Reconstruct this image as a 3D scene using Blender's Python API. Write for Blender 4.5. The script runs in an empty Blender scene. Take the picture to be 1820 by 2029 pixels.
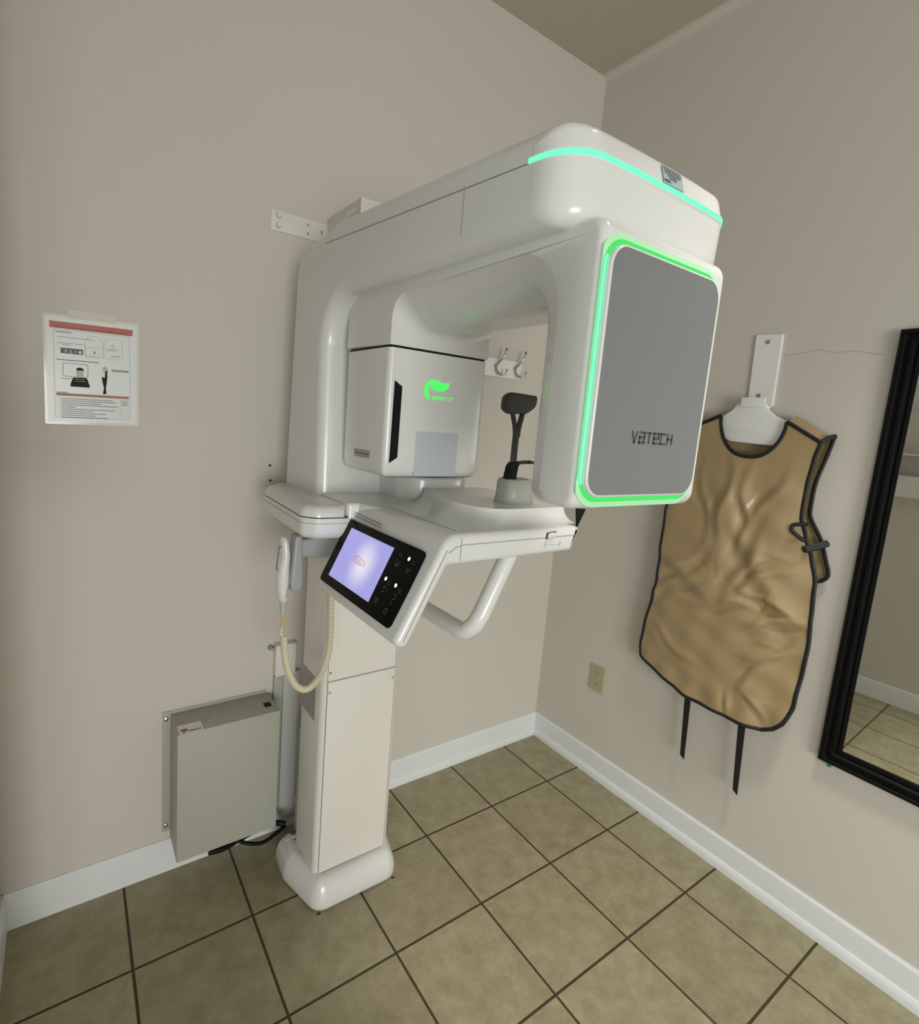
import bpy, bmesh, math, random
from mathutils import Vector, Matrix
random.seed(7)
S = bpy.context.scene
COL = S.collection
# ------------------------------------------------------------------ camera
cam = bpy.data.cameras.new('camera'); cob = bpy.data.objects.new('camera', cam); COL.objects.link(cob)
cam.sensor_fit = 'HORIZONTAL'; cam.sensor_width = 36.0
FPX = 1046.15
cam.lens = FPX / 1820 * 36.0
cam.shift_x = (910 - 850.22) / 1820
cam.shift_y = (984.02 - 1014.5) / 1820
cam.clip_start = 0.01
R0 = Vector((0.8266882, -0.5576151, 0.0751800)); D0 = Vector((-0.0178719, -0.1595707, -0.9870247)); F0 = Vector((0.5623764, 0.8146180, -0.1418809))
mw = Matrix.Identity(4)
for i in range(3):
    mw[i][0] = R0[i]; mw[i][1] = -D0[i]; mw[i][2] = -F0[i]
mw[0][3], mw[1][3], mw[2][3] = -2.0030975, -1.7684739, 1.5794654
cob.matrix_world = mw
S.camera = cob
# ------------------------------------------------------------------ light
S.view_settings.view_transform = 'Standard'; S.view_settings.look = 'None'
S.view_settings.gamma = 1.0; S.view_settings.use_curve_mapping = False
S.view_settings.exposure = 0.0
W = bpy.data.worlds.new('world'); S.world = W; W.use_nodes = True
bg = W.node_tree.nodes['Background']; bg.inputs[0].default_value = (0.95, 1.0, 0.98, 1); bg.inputs[1].default_value = 0.785
def area(name, loc, target, sx, sy, power, col):
    l = bpy.data.lights.new(name, 'AREA'); l.shape = 'RECTANGLE'; l.size = sx; l.size_y = sy; l.energy = power; l.color = col
    o = bpy.data.objects.new(name, l); COL.objects.link(o); o.location = loc
    o.rotation_euler = (Vector(target) - Vector(loc)).to_track_quat('-Z', 'Y').to_euler()
    return o
wl = area('window_daylight', (-2.9, -6.2, 1.05), (-0.2, -0.6, 0.35), 2.2, 1.7, 66, (1.0, 1.0, 0.97)); wl.data.spread = math.radians(120)
sp_ = bpy.data.lights.new('added_fill_spot', 'SPOT'); sp_.energy = 155; sp_.spot_size = math.radians(72); sp_.spot_blend = 1.0; sp_.shadow_soft_size = 0.16; sp_.color = (1.0, 0.99, 0.93)
so = bpy.data.objects.new('added_fill_spot', sp_); COL.objects.link(so); so.location = (-0.72, -1.60, 3.08)  # unseen spot, added to brighten the right floor and lower right wall
# ------------------------------------------------------------------ materials
def mat(name, col, rough=0.5, metal=0.0, spec=0.5, coat=0.0):
    m = bpy.data.materials.new(name); m.use_nodes = True
    b = m.node_tree.nodes['Principled BSDF']
    b.inputs['Base Color'].default_value = (*col, 1); b.inputs['Roughness'].default_value = rough
    b.inputs['Metallic'].default_value = metal; b.inputs['Specular IOR Level'].default_value = spec
    b.inputs['Coat Weight'].default_value = coat; b.inputs['Coat Roughness'].default_value = 0.08
    return m
def nd(m, t, **kw):
    n = m.node_tree.nodes.new(t)
    for k, v in kw.items(): setattr(n, k, v)
    return n
def noise_mat(m, c1, c2, scale, bump=0.0, bscale=None, detail=4):
    """mottle the base colour between c1 and c2 and add a fine bump"""
    L = m.node_tree.links; b = m.node_tree.nodes['Principled BSDF']
    tc = nd(m, 'ShaderNodeTexCoord'); nz = nd(m, 'ShaderNodeTexNoise'); nz.inputs['Scale'].default_value = scale; nz.inputs['Detail'].default_value = detail
    L.new(tc.outputs['Object'], nz.inputs['Vector'])
    mx = nd(m, 'ShaderNodeMix', data_type='RGBA'); mx.inputs['A'].default_value = (*c1, 1); mx.inputs['B'].default_value = (*c2, 1)
    L.new(nz.outputs['Fac'], mx.inputs['Factor']); L.new(mx.outputs['Result'], b.inputs['Base Color'])
    if bump:
        n2 = nd(m, 'ShaderNodeTexNoise'); n2.inputs['Scale'].default_value = bscale or scale; n2.inputs['Detail'].default_value = 3
        L.new(tc.outputs['Object'], n2.inputs['Vector'])
        bp = nd(m, 'ShaderNodeBump'); bp.inputs['Strength'].default_value = bump; bp.inputs['Distance'].default_value = 0.004
        L.new(n2.outputs['Fac'], bp.inputs['Height']); L.new(bp.outputs['Normal'], b.inputs['Normal'])
    return m
def emis(name, col, strength):
    m = mat(name, (0.02, 0.02, 0.02), 0.4); b = m.node_tree.nodes['Principled BSDF']
    b.inputs['Emission Color'].default_value = (*col, 1); b.inputs['Emission Strength'].default_value = strength
    return m
M = {}
M['wall'] = noise_mat(mat('wall_paint', (0.58, 0.52, 0.46), 0.62, spec=0.3), (0.605, 0.570, 0.512), (0.58, 0.546, 0.487), 3.0, 0.12, 260)
M['ceil'] = noise_mat(mat('ceiling_paint', (0.55, 0.5, 0.42), 0.8, spec=0.2), (0.53, 0.485, 0.40), (0.50, 0.46, 0.38), 3.0, 0.1, 200)
M['trim'] = noise_mat(mat('trim_paint', (0.68, 0.69, 0.68), 0.38), (0.74, 0.76, 0.76), (0.69, 0.71, 0.71), 9, 0.03, 60)
M['white'] = mat('white_plastic', (0.675, 0.67, 0.645), 0.24, coat=0.25)
M['white2'] = mat('white_paint_metal', (0.72, 0.69, 0.63), 0.38)
M['whiteboard'] = mat('white_laminate', (0.80, 0.80, 0.78), 0.4)
M['cream'] = mat('cream_vinyl', (0.72, 0.67, 0.50), 0.45)
M['grey'] = mat('grey_plastic', (0.33, 0.34, 0.36), 0.4)
M['lgrey'] = mat('pale_grey_plastic', (0.44, 0.45, 0.41), 0.35)
M['cup'] = mat('grey_cup_plastic', (0.34, 0.345, 0.30), 0.35)
M['boxpaint'] = noise_mat(mat('grey_powder_coat', (0.46, 0.46, 0.40), 0.5), (0.40, 0.40, 0.335), (0.375, 0.378, 0.315), 40, 0.08, 500)
M['black'] = mat('black_plastic', (0.005, 0.005, 0.005), 0.45, spec=0.15)
M['gloss'] = mat('black_glass', (0.002, 0.002, 0.002), 0.12, spec=0.10)
M['darkgrey'] = mat('dark_olive_plastic', (0.028, 0.027, 0.02), 0.42)
M['frame'] = mat('black_lacquer', (0.004, 0.004, 0.004), 0.45, spec=0.12)
M['gap'] = mat('panel_gap', (0.05, 0.045, 0.04), 0.8)
M['softgap'] = mat('pale_gap', (0.30, 0.28, 0.25), 0.7)
M['steel'] = mat('brushed_steel', (0.55, 0.54, 0.52), 0.28, metal=1.0)
M['mirror'] = mat('mirror_glass', (0.93, 0.95, 0.93), 0.015, metal=1.0)
M['silver'] = noise_mat(mat('silver_panel', (0.25, 0.25, 0.255), 0.42, metal=0.25), (0.195, 0.20, 0.206), (0.218, 0.223, 0.229), 500)
M['sensor'] = mat('grey_film', (0.50, 0.53, 0.55), 0.35)
M['tag'] = mat('grey_print', (0.33, 0.31, 0.30), 0.5)
M['bluetag'] = mat('blue_grey_sticker', (0.36, 0.41, 0.45), 0.4)
M['darkprint'] = mat('dark_print', (0.05, 0.05, 0.055), 0.5)
M['midprint'] = mat('mid_print', (0.30, 0.31, 0.30), 0.5)
M['icon'] = mat('grey_icon', (0.10, 0.10, 0.10), 0.5)
M['paper'] = mat('laminated_paper', (0.72, 0.74, 0.72), 0.22)
M['laminate'] = mat('laminate_edge', (0.68, 0.69, 0.64), 0.12)
M['red'] = mat('brick_red_print', (0.42, 0.10, 0.07), 0.4)
M['brown'] = mat('brown_red_print', (0.36, 0.12, 0.06), 0.4)
M['darkred'] = mat('dark_red_print', (0.10, 0.02, 0.015), 0.4)
M['slate'] = mat('slate_print', (0.045, 0.06, 0.07), 0.4)
M['skin'] = mat('skin_print', (0.55, 0.45, 0.40), 0.5)
M['tape'] = mat('clear_tape', (0.62, 0.58, 0.50), 0.2)
M['ivory'] = mat('ivory_plastic', (0.40, 0.37, 0.23), 0.4)
M['yellow'] = mat('amber_sleeve', (0.65, 0.38, 0.06), 0.4)
M['teal'] = mat('teal_plastic', (0.05, 0.16, 0.17), 0.4)
M['redsticker'] = mat('red_sticker', (0.5, 0.05, 0.03), 0.4)
M['bind'] = mat('black_binding', (0.006, 0.006, 0.007), 0.6)
M['tan'] = noise_mat(mat('tan_vinyl', (0.30, 0.21, 0.11), 0.30, spec=0.6), (0.37, 0.268, 0.138), (0.345, 0.248, 0.126), 9, 0.05, 160)
M['taninside'] = mat('tan_vinyl_inside', (0.17, 0.13, 0.075), 0.5)
M['led'] = emis('green_light', (0.17, 1.0, 0.56), 1.15)
M['ledsoft'] = emis('green_light_soft', (0.05, 1.0, 0.15), 0.78)
M['ledhaze'] = emis('green_light_spill', (0.03, 1.0, 0.18), 0.36); M['ledhaze'].node_tree.nodes['Principled BSDF'].inputs['Base Color'].default_value = (0.42, 0.47, 0.42, 1)  # own glow stands in for ring light spilling onto the white rim
M['glow'] = emis('green_logo', (0.06, 1.0, 0.12), 1.0)
M['dot'] = emis('white_indicator', (1, 1, 1), 2.0)
M['redtext'] = emis('red_screen_text', (0.62, 0.12, 0.17), 0.8)
M['greytext'] = emis('grey_screen_text', (0.45, 0.40, 0.55), 0.9)
# lit screen: a bright vertical glow on a lavender field, shown by the display itself
m = emis('lit_screen', (0.5, 0.5, 0.9), 1.0); L = m.node_tree.links
tc = nd(m, 'ShaderNodeTexCoord'); sx = nd(m, 'ShaderNodeSeparateXYZ'); L.new(tc.outputs['Generated'], sx.inputs[0])
def mth(op, a, b=None):
    n = nd(m, 'ShaderNodeMath', operation=op)
    for k, v in ((0, a), (1, b)):
        if v is None: continue
        if isinstance(v, (int, float)): n.inputs[k].default_value = v
        else: L.new(v, n.inputs[k])
    return n.outputs[0]
SCR = (m, sx, mth)
dx = mth('MULTIPLY', mth('SUBTRACT', sx.outputs[1], 0.42), 3.4); dz = mth('MULTIPLY', mth('SUBTRACT', sx.outputs[2], 0.50), 1.9)
rr = mth('POWER', mth('ADD', mth('MULTIPLY', dx, dx), mth('MULTIPLY', dz, dz)), 0.5)
mp = nd(m, 'ShaderNodeMapRange', interpolation_type='SMOOTHSTEP'); mp.inputs['From Max'].default_value = 1.15; L.new(rr, mp.inputs['Value'])
cr = nd(m, 'ShaderNodeMix', data_type='RGBA'); cr.inputs['A'].default_value = (0.80, 0.76, 0.88, 1); cr.inputs['B'].default_value = (0.36, 0.35, 0.74, 1)
L.new(mp.outputs[0], cr.inputs['Factor']); L.new(cr.outputs['Result'], m.node_tree.nodes['Principled BSDF'].inputs['Emission Color'])
M['screen'] = m
# floor tiles
m = mat('floor_tile', (0.3, 0.25, 0.16), 0.34, spec=0.4); L = m.node_tree.links; b = m.node_tree.nodes['Principled BSDF']
T = 0.33; GX = -0.70 * T; GY = -0.953 * T
tc = nd(m, 'ShaderNodeTexCoord'); sx = nd(m, 'ShaderNodeSeparateXYZ'); L.new(tc.outputs['Object'], sx.inputs[0])
cells = []; dist = []
for ax, off in ((0, GX), (1, GY)):
    q = mth('DIVIDE', mth('SUBTRACT', sx.outputs[ax], off), T)
    cells.append(mth('FLOOR', q)); fr = mth('SUBTRACT', q, cells[-1])
    dist.append(mth('SUBTRACT', 0.5, mth('ABSOLUTE', mth('SUBTRACT', fr, 0.5))))
dm = mth('MINIMUM', dist[0], dist[1])
g = nd(m, 'ShaderNodeMapRange', interpolation_type='SMOOTHSTEP'); g.inputs['From Min'].default_value = 0.0085; g.inputs['From Max'].default_value = 0.0135; L.new(dm, g.inputs['Value'])
cx_ = nd(m, 'ShaderNodeCombineXYZ'); L.new(cells[0], cx_.inputs[0]); L.new(cells[1], cx_.inputs[1])
wn = nd(m, 'ShaderNodeTexWhiteNoise'); L.new(cx_.outputs[0], wn.inputs['Vector'])
n1 = nd(m, 'ShaderNodeTexNoise'); n1.inputs['Scale'].default_value = 16; n1.inputs['Detail'].default_value = 8; n1.inputs['Roughness'].default_value = 0.72
vadd = nd(m, 'ShaderNodeVectorMath', operation='ADD'); L.new(tc.outputs['Object'], vadd.inputs[0]); L.new(wn.outputs['Color'], vadd.inputs[1]); L.new(vadd.outputs[0], n1.inputs['Vector'])
cr = nd(m, 'ShaderNodeValToRGB'); cr.color_ramp.elements[0].position = 0.32; cr.color_ramp.elements[0].color = (0.265, 0.230, 0.132, 1)
cr.color_ramp.elements[1].position = 0.70; cr.color_ramp.elements[1].color = (0.400, 0.357, 0.232, 1); L.new(n1.outputs['Fac'], cr.inputs[0])
hs = nd(m, 'ShaderNodeHueSaturation'); L.new(cr.outputs[0], hs.inputs['Color']); L.new(mth('ADD', mth('MULTIPLY', wn.outputs['Value'], 0.14), 0.93), hs.inputs['Value'])
mx = nd(m, 'ShaderNodeMix', data_type='RGBA'); mx.inputs['A'].default_value = (0.055, 0.038, 0.020, 1); L.new(hs.outputs[0], mx.inputs['B']); L.new(g.outputs[0], mx.inputs['Factor'])
L.new(mx.outputs['Result'], b.inputs['Base Color'])
bp = nd(m, 'ShaderNodeBump'); bp.inputs['Distance'].default_value = 0.002; bp.inputs['Strength'].default_value = 0.6
L.new(mth('ADD', g.outputs[0], mth('MULTIPLY', n1.outputs['Fac'], 0.25)), bp.inputs['Height']); L.new(bp.outputs[0], b.inputs['Normal'])
rg = mth('SUBTRACT', 0.75, mth('MULTIPLY', g.outputs[0], 0.38)); L.new(rg, b.inputs['Roughness'])
M['tile'] = m
# ------------------------------------------------------------------ helpers
def tag(o, label=None, cat=None, group=None, kind=None):
    if label: o['label'] = label
    if cat: o['category'] = cat
    if group: o['group'] = group
    if kind: o['kind'] = kind
    return o
def thing(name, loc, label, cat, group=None):
    o = bpy.data.objects.new(name, None); COL.objects.link(o); o.location = loc; o.empty_display_size = 0.05
    return tag(o, label, cat, group)
def mesh(name, verts, faces, mt, parent=None, angle=40, label=None):
    me = bpy.data.meshes.new(name); me.from_pydata([tuple(v) for v in verts], [], faces)
    bm = bmesh.new(); bm.from_mesh(me); bmesh.ops.remove_doubles(bm, verts=bm.verts, dist=1e-6)
    bmesh.ops.recalc_face_normals(bm, faces=bm.faces); bm.to_mesh(me); bm.free()
    if angle:
        me.polygons.foreach_set('use_smooth', [True] * len(me.polygons)); me.set_sharp_from_angle(angle=math.radians(angle))
    me.materials.append(mt)
    o = bpy.data.objects.new(name, me); COL.objects.link(o)
    if parent is not None:
        o.parent = parent
        o.matrix_parent_inverse = Matrix.Translation(-parent.location)   # every mesh is modelled in room coordinates
    if label: o['label'] = label
    return o
class G:
    """collects geometry for one mesh"""
    def __init__(s): s.v = []; s.f = []
    def add(s, v, f):
        n = len(s.v); s.v += [Vector(p) for p in v]; s.f += [[i + n for i in q] for q in f]; return s
    def go(s, name, mt, parent=None, angle=40, label=None): return mesh(name, s.v, s.f, mt, parent, angle, label)
def area2(l): return sum(l[i][0] * l[(i + 1) % len(l)][1] - l[(i + 1) % len(l)][0] * l[i][1] for i in range(len(l))) / 2
def rp(pts, radii, n=6):
    """polygon with rounded corners (always counter-clockwise)"""
    if not hasattr(radii, '__len__'): radii = [radii] * len(pts)
    if area2(pts) < 0: pts = pts[::-1]; radii = list(radii)[::-1]
    out = []; k = len(pts)
    for i in range(k):
        p = Vector(pts[i]); a = (Vector(pts[i - 1]) - p); b_ = (Vector(pts[(i + 1) % k]) - p); r = radii[i]
        if r <= 0: out.append((p.x, p.y)); continue
        la, lb = a.length, b_.length; a.normalize(); b_.normalize()
        ang = a.angle(b_); t = min(r / math.tan(ang / 2), la * 0.49, lb * 0.49); r = t * math.tan(ang / 2)
        c = p + (a + b_).normalized() * (r / math.sin(ang / 2))
        s = p + a * t - c; e = p + b_ * t - c
        a0 = math.atan2(s.y, s.x); a1 = math.atan2(e.y, e.x); d = (a1 - a0 + math.pi) % (2 * math.pi) - math.pi
        for j in range(n + 1):
            th = a0 + d * j / n; out.append((c.x + r * math.cos(th), c.y + r * math.sin(th)))
    return out
def inset(l, d):
    if abs(d) < 1e-9: return list(l)
    out = []; k = len(l)
    for i in range(k):
        p = Vector(l[i]); a = p - Vector(l[i - 1]); b_ = Vector(l[(i + 1) % k]) - p
        if a.length < 1e-9: a = b_
        if b_.length < 1e-9: b_ = a
        a.normalize(); b_.normalize(); na = Vector((-a.y, a.x)); nb = Vector((-b_.y, b_.x)); nn = na + nb
        if nn.length < 1e-6: nn = na
        nn.normalize(); c = max(0.35, nn.dot(na)); out.append(tuple(p + nn * (d / c)))
    return out
PL = {'xy': lambda a, b, d: (a, b, d), 'xz': lambda a, b, d: (a, d, b), 'yz': lambda a, b, d: (d, a, b)}
def loft(g_, rings, cap=True):
    n = len(rings[0]); v = [p for r in rings for p in r]; f = []
    for k in range(len(rings) - 1):
        for i in range(n): f.append([k * n + i, k * n + (i + 1) % n, (k + 1) * n + (i + 1) % n, (k + 1) * n + i])
    if cap: f.append(list(range(n))[::-1]); f.append([(len(rings) - 1) * n + i for i in range(n)])
    return g_.add(v, f)
def slab(g_, loop, plane, d0, d1, bev=0.0, k=4, fn=None, ends=(1, 1)):
    """loop extruded from d0 to d1 with rounded rims"""
    sl = []; q = PL[plane]
    if bev > 0 and ends[0]:
        for j in range(k + 1):
            t = math.pi / 2 * j / k; sl.append((d0 + (1 if d1 > d0 else -1) * bev * (1 - math.sin(t)) if False else d0 + (1 if d1 > d0 else -1) * bev * (1 - math.cos(t)), bev * (1 - math.sin(t))))
    else: sl.append((d0, 0))
    if bev > 0 and ends[1]:
        for j in range(k + 1):
            t = math.pi / 2 * (1 - j / k); sl.append((d1 - (1 if d1 > d0 else -1) * bev * (1 - math.cos(t)), bev * (1 - math.sin(t))))
    else: sl.append((d1, 0))
    return loft(g_, [[q(a, b_, d) for a, b_ in inset(loop, i)] for d, i in sl])
def rect(a0, b0, a1, b1, r=0.0, n=5): return rp([(a0, b0), (a1, b0), (a1, b1), (a0, b1)], r, n)
def box(g_, x0, y0, z0, x1, y1, z1, bev=0.0): return slab(g_, rect(x0, y0, x1, y1, min(bev, .49 * min(abs(x1 - x0), abs(y1 - y0))), 3), 'xy', min(z0, z1), max(z0, z1), bev * 0.98, 3)
def tube(g_, path, rad, n=10, cap=True, flat=None):
    """tube along a path; flat=(normal, factor) squashes it"""
    P = [Vector(p) for p in path]; R = rad if hasattr(rad, '__len__') else [rad] * len(P)
    t0 = (P[1] - P[0]).normalized(); u = t0.orthogonal().normalized(); rings = []
    for i, p in enumerate(P):
        t = (P[min(i + 1, len(P) - 1)] - P[max(i - 1, 0)])
        t = t.normalized() if t.length > 1e-9 else t0
        u = (u - t * u.dot(t)); u = u.normalized() if u.length > 1e-6 else t.orthogonal().normalized(); w = t.cross(u)
        ring = []
        for j in range(n):
            a = 2 * math.pi * j / n; o = u * math.cos(a) * R[i] + w * math.sin(a) * R[i]
            if flat: nn = Vector(flat[0]); o = o - nn * o.dot(nn) * (1 - flat[1])
            ring.append(p + o)
        rings.append(ring)
    return loft(g_, rings, cap)
def lathe(g_, prof, c, axis='z', n=24):
    rings = []
    for r, h in prof:
        ring = []
        for j in range(n):
            a = 2 * math.pi * j / n; x, y = max(r, 1e-5) * math.cos(a), max(r, 1e-5) * math.sin(a)
            ring.append({'z': (c[0] + x, c[1] + y, c[2] + h), 'y': (c[0] + x, c[1] + h, c[2] + y), 'x': (c[0] + h, c[1] + x, c[2] + y)}[axis])
        rings.append(ring)
    return loft(g_, rings)
def smoothpath(pts, n=8):
    P = [Vector(p) for p in pts]; out = []
    for i in range(len(P) - 1):
        p0, p1, p2, p3 = P[max(i - 1, 0)], P[i], P[i + 1], P[min(i + 2, len(P) - 1)]
        for j in range(n):
            t = j / n; out.append(0.5 * ((2 * p1) + (p2 - p0) * t + (2 * p0 - 5 * p1 + 4 * p2 - p3) * t * t + (3 * p1 - p0 - 3 * p2 + p3) * t ** 3))
    out.append(P[-1]); return out
def stroke(g_, pts, w, fr, d):
    """flat pen stroke: pts in (a,b) of the frame fr(a,b,depth), width w, thickness d"""
    for i in range(len(pts) - 1):
        a = Vector(pts[i]); b_ = Vector(pts[i + 1]); t = (b_ - a)
        if t.length < 1e-9: continue
        t.normalize(); e = t * (w / 2); nn = Vector((-t.y, t.x)) * (w / 2); a = a - e; b_ = b_ + e
        q = [a - nn, b_ - nn, b_ + nn, a + nn]
        g_.add([fr(p.x, p.y, 0) for p in q] + [fr(p.x, p.y, d) for p in q], [[0, 1, 2, 3], [4, 5, 6, 7], [0, 1, 5, 4], [1, 2, 6, 5], [2, 3, 7, 6], [3, 0, 4, 7]])
    return g_
GL = {'V': [[(0, 1), (.5, 0), (1, 1)]], 'a': [[(.05, 1), (1, 1), (1, 0), (0, 0), (0, .55), (1, .55)]], 'T': [[(0, 1), (1, 1)], [(.5, 1), (.5, 0)]],
      'e': [[(1, 0), (0, 0), (0, 1), (1, 1), (1, .5), (0, .5)]], 'C': [[(1, 1), (0, 1), (0, 0), (1, 0)]], 'H': [[(0, 0), (0, 1)], [(1, 0), (1, 1)], [(0, .5), (1, .5)]],
      'G': [[(1, 1), (0, 1), (0, 0), (1, 0), (1, .5), (.5, .5)]], 'R': [[(0, 0), (0, 1), (1, 1), (1, .55), (0, .55)], [(.6, .5), (1, 0)]], 'n': [[(0, 0), (0, 1), (1, 1), (1, 0)]], 'L': [[(0, 1), (0, 0), (1, 0)]], 'Y': [[(0, 1), (.5, .5), (1, 1)], [(.5, .5), (.5, 0)]], 'O': [[(0, 0), (1, 0), (1, 1), (0, 1), (0, 0)]], 'U': [[(0, 1), (0, 0), (1, 0), (1, 1)]], ' ': []}
def word(g_, txt, a0, b0, cw, ch, gap, w, fr, d=0.0008, bf=lambda a: 0.0):
    a = a0
    for c in txt:
        for st in GL[c]: stroke(g_, [(a + x * cw, b0 + y * ch + bf(a)) for x, y in st], w, fr, d)
        a += (cw + gap) * (0.55 if c == ' ' else 1)
    return g_
def textmesh(name, body, size, mt, parent, fr, a0, b0, width=None):
    """real lettering from the built-in font, laid into frame fr(a,b,depth)"""
    cu = bpy.data.curves.new('lettering', 'FONT'); cu.body = body; cu.size = size
    o = bpy.data.objects.new('lettering', cu); COL.objects.link(o)
    dg = bpy.context.evaluated_depsgraph_get(); me = o.evaluated_get(dg).to_mesh()
    vs = [v.co.copy() for v in me.vertices]; fs = [list(p.vertices) for p in me.polygons]
    o.evaluated_get(dg).to_mesh_clear(); bpy.data.objects.remove(o); bpy.data.curves.remove(cu)
    if not vs: return None
    k = 1.0 if not width else width / max(v.x for v in vs)
    return mesh(name, [fr(a0 + v.x * k, b0 + v.y, 0.0) for v in vs], fs, mt, parent, None)
def struct(o): o['kind'] = 'structure'; return o
# ------------------------------------------------------------------ room
HC = 3.142
XL = -2.40; XS = -2.19
struct(G().add([(XL - .1, .1, 0), (.1, .1, 0), (.1, -5.6, 0), (XL - .1, -5.6, 0), (XL - .1, .1, -.1), (.1, .1, -.1), (.1, -5.6, -.1), (XL - .1, -5.6, -.1)],
       [[0, 1, 2, 3], [7, 6, 5, 4], [0, 4, 5, 1], [1, 5, 6, 2], [2, 6, 7, 3], [3, 7, 4, 0]]).go('floor', M['tile'], angle=None))
g = G(); box(g, XL - .1, 0, 0, 0.1, .1, HC + .1); wb = struct(g.go('wall_back', M['wall'], angle=None))
# right wall with a small cove where it turns into the ceiling
cove = [(0.0, 0.0), (0.0, HC - .03)] + [(-.03 + .03 * math.cos(t), HC - .03 + .03 * math.sin(t)) for t in [math.pi / 2 * k / 10 for k in range(1, 11)]] + [(-.03, HC + .1), (.1, HC + .1), (.1, 0.0)]
g = G(); loft(g, [[(a, 0.0, b_) for a, b_ in cove], [(a, -5.6, b_) for a, b_ in cove]]); wr = struct(g.go('wall_right', M['wall'], angle=30))
g = G(); box(g, XL - .1, -7.5, HC, 0.0, 0.0, HC + .1); struct(g.go('ceiling', M['ceil'], angle=None))
g = G(); box(g, XL - .1, -.42, 0, XS, 0.0, HC); box(g, XL - .1, -1.30, 0, XL, -.42, HC); struct(g.go('wall_left', M['wall'], angle=None))
def base_prof(shoe):
    p = [(0, 0), (0, .117), (.0045, .117), (.010, .110), (.0115, .098), (.0115, .030)]
    if shoe: p = p[:-1] + [(.0115, .036), (.016, .034), (.021, .027), (.0235, .016), (.0235, 0)]
    else: p = p[:-1] + [(.0115, 0)]
    return p
g = G(); pr = base_prof(True); loft(g, [[(a, -d, z) for d, z in pr] for a in (-1.25, 0.0)]); pr = base_prof(False); loft(g, [[(a, -d, z) for d, z in pr] for a in (XS, -1.25)]); struct(g.go('baseboard_back', M['trim'], angle=25))
g = G(); pr = base_prof(True); loft(g, [[(-d, a, z) for d, z in pr] for a in (0.0, -5.5)]); struct(g.go('baseboard_right', M['trim'], angle=25))
g = G(); pr = base_prof(False); loft(g, [[(XL + d, a, z) for d, z in pr] for a in (-.42, -1.30)]); loft(g, [[(XS + d, a, z) for d, z in pr] for a in (0, -.43)]); struct(g.go('baseboard_left', M['trim'], angle=25))
# hairline crack and old screw holes
g = G(); tube(g, smoothpath([(-.0003, -.903, 1.886), (-.0003, -.945, 1.889), (-.0003, -1.0, 1.899), (-.0003, -1.03, 1.893), (-.0003, -1.061, 1.888), (-.0003, -1.10, 1.890), (-.0003, -1.14, 1.882), (-.0003, -1.175, 1.875)], 6), 0.0006, 5); g.go('crack', M['softgap'], wr)
for x, z in ((-1.443, 1.39), (-1.441, 1.339)):
    g = G(); lathe(g, [(.0045, -.0006), (.0045, .004)], (x, 0, z), 'y', 10); g.go('screw_hole', M['gap'], wb)
# ------------------------------------------------------------------ dental scanner
XM = -1.228
sc = thing('dental_scanner', (-1.238, -.28, 0), 'tall white dental CT x-ray scanner standing on the tiled floor with green light strips', 'x-ray machine')
# floor base
base_lo = rp([(-1.05, -.14), (-1.045, -.25), (-1.092, -.42), (-1.384, -.42), (-1.431, -.25), (-1.426, -.14)], [.02, .05, .05, .05, .05, .02])
g = G(); rings = []
for z, i in ((0.003, .012), (.010, .002), (.022, -.003), (.05, 0.0), (.078, .010), (.094, .021), (.102, .032), (.103, .044), (.100, .050)):
    rings.append([(a, b_, z) for a, b_ in inset(base_lo, i)])
loft(g, rings); base = g.go('floor_base', M['white'], sc, 35)
# column
colp = rp([(-1.10, -.195), (-1.10, -.365), (-1.376, -.365), (-1.376, -.195)], [.012, .022, .022, .012])
g = G(); slab(g, colp, 'xy', .06, 1.31); column = g.go('column', M['white2'], sc, 35)
g = G(); slab(g, rect(-1.36, -.195, -1.116, -.14, .006), 'xy', .10, .486, .004)
slab(g, rp([(-.195, .486), (-.195, .53), (-.15, .486)], 0), 'yz', -1.36, -1.116); g.go('back_duct', M['lgrey'], column)
g = G(); box(g, -1.358, -.3672, .088, -1.1195, -.364, .7615, .0008); g.go('lower_cover', M['white2'], column)
g = G(); box(g, -1.3605, -.3662, .085, -1.117, -.364, .7648); box(g, -1.3605, -.3655, .7655, -1.3585, -.364, 1.31); box(g, -1.119, -.3655, .7655, -1.117, -.364, 1.31); g.go('panel_gap', M['softgap'], column)
for x, z in ((-1.352, .792), (-1.352, .728), (-1.128, .728)):
    g = G(); lathe(g, [(.0035, -.0015), (.0035, .001)], (x, -.3672, z), 'y', 10); g.go('screw_cap', M['softgap'], column)
g = G(); box(g, -1.3768, -.318, .612, -1.375, -.206, .757); lab = g.go('rating_label', M['tag'], column, label='grey rating label with fine print')
g = G()
for k in range(17):
    z = .622 + k * .0078
    if k % 4 == 3: continue
    box(g, -1.3771, -.31, z, -1.3767, -.31 + .05 + .045 * random.random(), z + .0016)
g.go('label_print', M['midprint'], column)
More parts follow.
